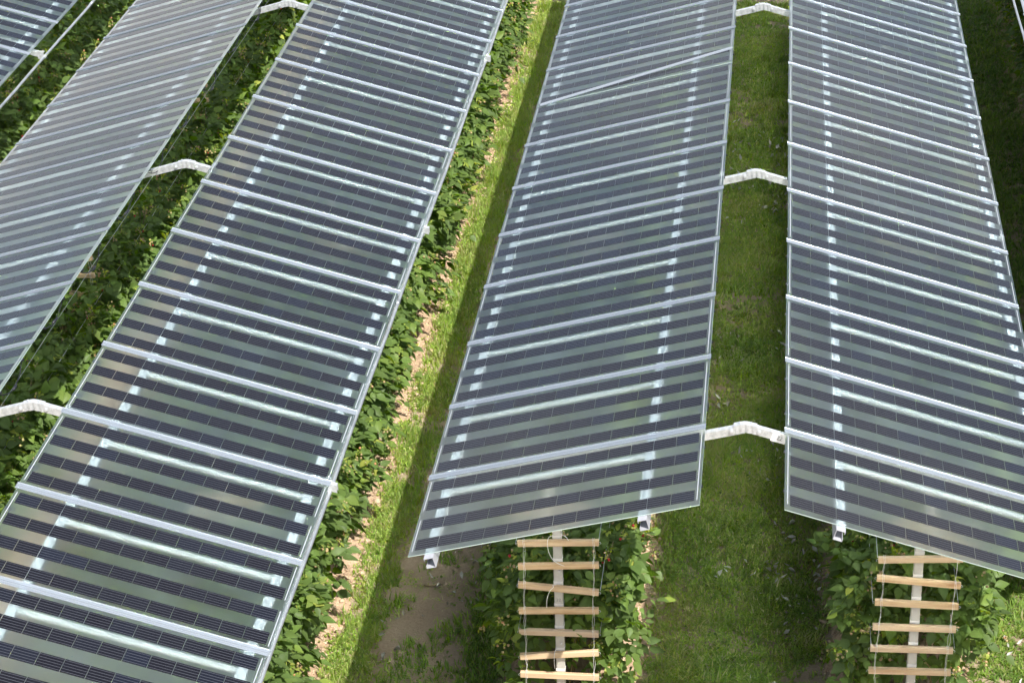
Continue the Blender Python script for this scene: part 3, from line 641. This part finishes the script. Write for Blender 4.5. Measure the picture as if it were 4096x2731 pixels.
# single large leaves on the bushes that show best
def leaf_mesh(seed):
    g = np.random.default_rng(seed); one = np.ones(1); ln = .10 + .02 * g.random()
    v, q, t, c = leaves(np.zeros((1, 3)), np.array([[0., -1, 0]]), np.array([[0., 0, 1]]), one * ln, one * ln * .74, np.array([[.22 + .08 * seed, g.random()]]), g, .3, .25)
    return np_mesh('leaf', v, q, t, c, 'raspberry_leaf')
ME_LEAF = [leaf_mesh(i) for i in range(5)]
g = np.random.default_rng(77)
YR = dict(Z=(7.5, 19), A=(2.4, 19), B=(1.2, 19), C=(4.2, 19), D=(4.3, 19), E=(5.0, 21))
nleaf = 0
for key, rx in ROWX.items():
    y = YR[key][0]; i = 0
    while y < YR[key][1]:
        bu = empty('raspberry_bush', (rx + g.normal(0, .03), y, .06)); fol, ber, cane = BUSH[int(g.integers(0, len(BUSH)))]
        bu.rotation_euler = (0, 0, math.pi * int(g.integers(0, 2)) + g.normal(0, .08)); sc_ = float(g.uniform(.93, 1.06)); bu.scale = (sc_ * (1.0 if key not in 'B' else 1.09), sc_, sc_ * float(g.uniform(.95, 1.04)))
        tag(bu, 'leafy raspberry bush with unripe tan berries in ' + ROWNAME[key], 'raspberry bush', 'raspberry bushes of ' + ROWNAME[key])
        o = child('foliage', fol, bu); o['kind'] = 'stuff'; o = child('berries', ber, bu); o['kind'] = 'stuff'; o = child('canes', cane, bu)
        if (key == 'C' and y < 6.5) or (key == 'D' and y < 6) or (key == 'B' and 4 < y < 10) or (key == 'A' and 6 < y < 9):
            for j in range(20):
                if nleaf >= 300: break
                th = g.uniform(-.2, 1.9); yy = g.uniform(-.4, .4); rr = g.uniform(.98, 1.12)
                lf = child('leaf', ME_LEAF[int(g.integers(0, 5))], bu)
                flip = -1 if math.cos(bu.rotation_euler[2]) < 0 else 1
                lf.location = (flip * math.cos(th) * .50 * rr, yy, 1.02 + math.sin(th) * .60 * rr)
                lf.rotation_euler = (g.normal(.35, .3), g.normal(0, .35), math.atan2(math.cos(th) * flip, -.5) * 1.0 + g.normal(0, .5))
                nleaf += 1
        y += float(g.uniform(.52, .68)); i += 1
for key in 'CD':                              # the row's end, seen between the slats
    bu = empty('raspberry_bush', (ROWX[key] + .03, 4.24, .03)); fol, ber, cane = BUSH[2 if key == 'C' else 4]; bu.rotation_euler = (0, 0, R(90)); bu.scale = (.92, 1.08, .96)
    tag(bu, 'raspberry bush closing the row end behind the slat ladder of ' + ('the loose-strip bank' if key == 'C' else 'the 22 plate bank'), 'raspberry bush', 'raspberry bushes of ' + ROWNAME[key])
    o = child('foliage', fol, bu); o['kind'] = 'stuff'; o = child('berries', ber, bu); o['kind'] = 'stuff'; child('canes', cane, bu)

# ------------------------------------------------------------------ grass, weeds, clods, litter
def blades(n_clump, per, x0, x1, y0, y1, dens, hgt, tintf, seed, wd=.0056, flat=.55):
    g = np.random.default_rng(seed)
    cx = g.uniform(x0, x1, n_clump); cy = g.uniform(y0, y1, n_clump); k = g.random(n_clump) < dens(cx, cy); cx, cy = cx[k], cy[k]; n = len(cx) * per
    lean = np.repeat(g.uniform(0, 2 * math.pi, len(cx)), per)
    bx = np.repeat(cx, per) + g.normal(0, .015, n); by = np.repeat(cy, per) + g.normal(0, .015, n)
    az = lean + g.normal(0, 1.1, n); h = hgt(bx, by) * g.uniform(.45, 1.25, n); fl = np.clip(g.normal(flat, .25, n), .05, 1.3)
    d = np.stack([np.cos(az), np.sin(az), 0 * az], -1); s = np.stack([-np.sin(az), np.cos(az), 0 * az], -1); zup = np.array([0, 0, 1.])
    b = np.stack([bx, by, ground_h(bx, by) - .004], -1); W_ = (wd * g.uniform(.6, 1.4, n))[:, None]
    c1 = b + d * (h * .38 * np.sin(fl))[:, None] + zup * (h * .5 * np.cos(fl * .8))[:, None]
    c2 = c1 + d * (h * .55 * np.sin(np.clip(fl * 1.6, 0, 1.75)))[:, None] + zup * (h * .5 * np.cos(np.clip(fl * 1.6, 0, 1.75)))[:, None]
    c2[:, 2] = np.maximum(c2[:, 2], b[:, 2] + .004)
    V = np.stack([b - s * W_, b + s * W_, c1 + s * W_ * .85, c1 - s * W_ * .85, c2], 1).reshape(-1, 3); of = np.arange(n)[:, None] * 5
    cv = np.repeat(g.normal(0, .10, len(cx)), per); cb = np.repeat(g.random(len(cx)), per)
    t = np.stack([np.clip(tintf(bx, by, g) + cv, 0, 1), np.clip(.6 * cb + .4 * g.random(n), 0, 1)], -1)
    return V, np.array([[0, 1, 2, 3]]) + of, np.array([[3, 2, 4]]) + of, np.repeat(t, 5, 0)
def join(sets):
    V = []; Q = []; T = []; C = []; o_ = 0
    for v, q, t, c in sets: V.append(v); Q.append(q + o_); T.append(t + o_); C.append(c); o_ += len(v)
    return np.concatenate(V), np.concatenate(Q), np.concatenate(T), np.concatenate(C)
def edge(x, a, b, s=.12): return np.clip((x - a) / s, 0, 1) * np.clip((b - x) / s, 0, 1)
tg = lambda base, sp, dry: (lambda x, y, g: np.where(g.random(len(x)) < dry, g.uniform(.82, 1, len(x)), base + sp * (fbm(x * 2, y * 2, 2) - .5) * 2 + g.normal(0, .09, len(x))))
# alley between the loose-strip bank and the number-plate bank
v = join([blades(40500, 6, -.80, .72, .6, 20.5, lambda x, y: edge(x, -.80, .72, .2) * np.clip((fbm(x * 2.2 + 5, y * 2.2, 3) - .26) * 5, .30, 1), lambda x, y: .035 + .15 * fbm(x * 4, y * 4, 3) ** 1.7, tg(.60, .25, .16), 1, flat=.7)])
o = link('alley_grass', np_mesh('alley_grass', *v, mats='grass_blade')); tag(o, 'short trodden grass of the alley under the ridge brackets', 'grass', kind='stuff')
# sunlit verge alley
def d2(x, y):
    verge = edge(x, -3.36, -2.93, .10); track = edge(x, -3.0, -2.22, .1) * .24 * np.clip((fbm(x * 3, y * 3, 3) - .42) * 5, 0, 1); right = edge(x, -2.30, -1.80, .15) * .8
    return np.clip(verge * np.clip((fbm(x * 3 + 2, y * 3, 2) - .25) * 5, .25, 1) + track + right, 0, 1)
v = join([blades(54000, 5, -3.38, -1.8, .6, 20.5, d2, lambda x, y: np.where(x < -2.8, .06, .05) + .10 * fbm(x * 4, y * 4, 3) ** 1.5, lambda x, y, g: np.where(g.random(len(x)) < .10, g.uniform(.8, 1, len(x)), np.where(x < -2.8, .66, .50) + .25 * (fbm(x * 2, y * 2, 2) - .5) + g.normal(0, .1, len(x))), 2)])
o = link('verge_grass', np_mesh('verge_grass', *v, mats='grass_blade')); tag(o, 'bright verge grass beside the bare soil and muddy wheel track', 'grass', kind='stuff')
v = join([blades(30500, 5, 1.75, 3.5, .6, 21, lambda x, y: edge(x, 1.75, 3.5, .2) * np.clip((fbm(x * 2 + 1, y * 2, 2) - .2) * 5, .3, 1), lambda x, y: .07 + .06 * fbm(x * 2, y * 2, 2), tg(.45, .2, .16), 3, flat=.85)])
o = link('shaded_alley_grass', np_mesh('shaded_alley_grass', *v, mats='grass_blade')); tag(o, 'long flattened grass of the alley below the opaque bank', 'grass', kind='stuff')
v = join([blades(26000, 5, -5.75, -4.45, 3, 18, lambda x, y: edge(x, -5.75, -4.45, .2), lambda x, y: .08 + 0 * x, tg(.5, .2, .1), 4, wd=.006)])
o = link('hidden_alley_grass', np_mesh('hidden_alley_grass', *v, mats='grass_blade')); tag(o, 'grass of the alley seen blurred through the piped bank', 'grass', kind='stuff')
v = join([blades(5000, 3, -3.1, -1.9, 3.7, 20.5, lambda x, y: np.clip((fbm(x * 2.5 + 60, y * 2.5, 3) - .36) * 5, .12, 1), lambda x, y: .07 + 0 * x, lambda x, y, g: g.uniform(.35, 1, len(x)), 41, flat=1.25, wd=.0035),
          blades(9000, 3, -.7, .7, 3.7, 18, lambda x, y: np.clip((fbm(x * 2.5 + 90, y * 2.5, 3) - .4) * 5, .1, 1), lambda x, y: .065 + 0 * x, lambda x, y, g: g.uniform(.4, 1, len(x)), 42, flat=1.2, wd=.0035)])
o = link('grass_clippings', np_mesh('grass_clippings', *v, mats='grass_blade')); tag(o, 'flattened mown clippings strewn over the wheel track and alley', 'clippings', kind='stuff')
# broad-leaved weeds
def weeds(n, x0, x1, y0, y1, dens, size, seed, ti):
    g = np.random.default_rng(seed); x = g.uniform(x0, x1, n); y = g.uniform(y0, y1, n); k = g.random(n) < dens(x, y); x, y = x[k], y[k]; n = len(x)
    k = 5; px = np.repeat(x, k) + g.normal(0, .02, n * k); py = np.repeat(y, k) + g.normal(0, .02, n * k)
    pos = np.stack([px, py, ground_h(px, py) + g.uniform(.01, .05, n * k)], -1); a = g.uniform(0, 6.283, n * k)
    L = size * g.uniform(.5, 1.3, n * k)
    return leaves(pos, np.stack([np.cos(a), np.sin(a), g.normal(.1, .3, n * k)], -1), np.stack([g.normal(0, .35, n * k), g.normal(0, .35, n * k), np.ones(n * k)], -1), L, L * .7, np.stack([np.clip(g.normal(ti, .1, n * k), 0, 1), g.random(n * k)], -1), g)
v = join([weeds(4200, -3.42, -2.75, 3.7, 20, lambda x, y: edge(x, -3.42, -2.75, .1) * (fbm(x * 2 + 8, y * 2.2, 2) > .5), .026, 5, .72), weeds(900, -.75, .7, 4, 16, lambda x, y: (fbm(x * 2, y * 2.2, 2) > .5), .030, 6, .5), weeds(260, -2.8, -1.9, 4, 9, lambda x, y: .5 + 0 * x, .03, 7, .5)])
o = link('ground_weeds', np_mesh('ground_weeds', *v, mats='raspberry_leaf')); tag(o, 'small clover and broad-leaved weeds growing through the alley grass', 'weeds', kind='stuff')
# clods on the beds
g = np.random.default_rng(9); cl = []
for rx, x0, x1, y0, y1, n in (('B', .10, .58, 3.6, 18, 5200), ('C', -.6, .60, 3.5, 9, 2600), ('D', -.62, .6, 3.5, 9, 2200), ('A', .1, .6, 4, 14, 1500)):
    x = ROWX[rx] + g.uniform(x0, x1, n); y = g.uniform(y0, y1, n); rad = np.clip(g.lognormal(-4.75, .55, n), .004, .032)
    cl.append(blobs(np.stack([x, y, ground_h(x, y) + .016 + rad * .3], -1), rad, np.stack([g.random(n), g.random(n)], -1), g, .7, .9))
V = []; T = []; C = []; o_ = 0
for v_, t_, c_ in cl: V.append(v_); T.append(t_ + o_); C.append(c_); o_ += len(v_)
o = link('soil_clods', np_mesh('soil_clods', np.concatenate(V), None, np.concatenate(T), np.concatenate(C), 'clod')); tag(o, 'crumbly clods of pale soil on the planted beds', 'soil clods', kind='stuff')
# withered leaves and clippings
def litter(n, x0, x1, y0, y1, seed, size, thr):
    g = np.random.default_rng(seed); x = g.uniform(x0, x1, n); y = g.uniform(y0, y1, n); k = fbm(x * 1.7 + 40, y * 1.7, 3) > thr; x, y = x[k], y[k]; n = len(x); a = g.uniform(0, 6.283, n); L = size * g.uniform(.4, 1.3, n)
    return leaves(np.stack([x, y, ground_h(x, y) + g.uniform(.02, .06, n)], -1), np.stack([np.cos(a), np.sin(a), g.normal(0, .3, n)], -1), np.stack([g.normal(0, .7, n), g.normal(0, .7, n), np.ones(n)], -1), L, L * g.uniform(.25, .8, n), np.stack([g.beta(2.5, 1.5, n), g.random(n)], -1), g, 1.6, -.9)
v = join([litter(800, -.62, .68, 4, 16, 12, .05, .55), litter(260, .10, .72, 4, 16, 15, .055, .55), litter(160, -3.0, -2.0, 4, 9, 13, .04, .5), litter(220, 1.8, 2.6, 4, 7, 14, .04, .5)])
o = link('withered_leaves', np_mesh('withered_leaves', *v, mats='dead_leaf')); tag(o, 'curled grey withered leaves strewn on the alley grass', 'dead leaves', kind='stuff')
# fallen twigs
for k, (x, y, a, ln) in enumerate(((-2.62, 8.55, 2.5, .42), (-2.70, 8.35, .4, .24), (-2.48, 14.1, .3, .2), (-2.72, 5.6, .05, .16), (.30, 6.6, 1.9, .35))):
    mb = MB(); P = [(ln * t, .02 * math.sin(5 * t + k), .012 + .01 * math.sin(3 * t)) for t in np.linspace(0, 1, 7)]
    mb.tube(P, [.008, .008, .007, .006, .006, .005, .003], 6); mb.tube([P[3], (P[3][0] + .06, P[3][1] + .05, .02)], [.005, .002], 5)
    me = mb.mesh('twig', 'cane', True); at = me.attributes.new('tint', 'FLOAT_COLOR', 'POINT'); at.data.foreach_set('color', np.tile(np.array([1, .5, 0, 1], np.float32), (len(me.vertices), 1)).ravel())
    o = link('twig', me); o.location = (x, y, float(ground_h(np.array([x]), np.array([y]))[0])); o.rotation_euler = (0, 0, a)
    tag(o, 'dry brown twig lying on the grassy alley under the ridge brackets' if k == 4 else 'dry brown twig lying on the muddy wheel track', 'twig', 'fallen twigs')
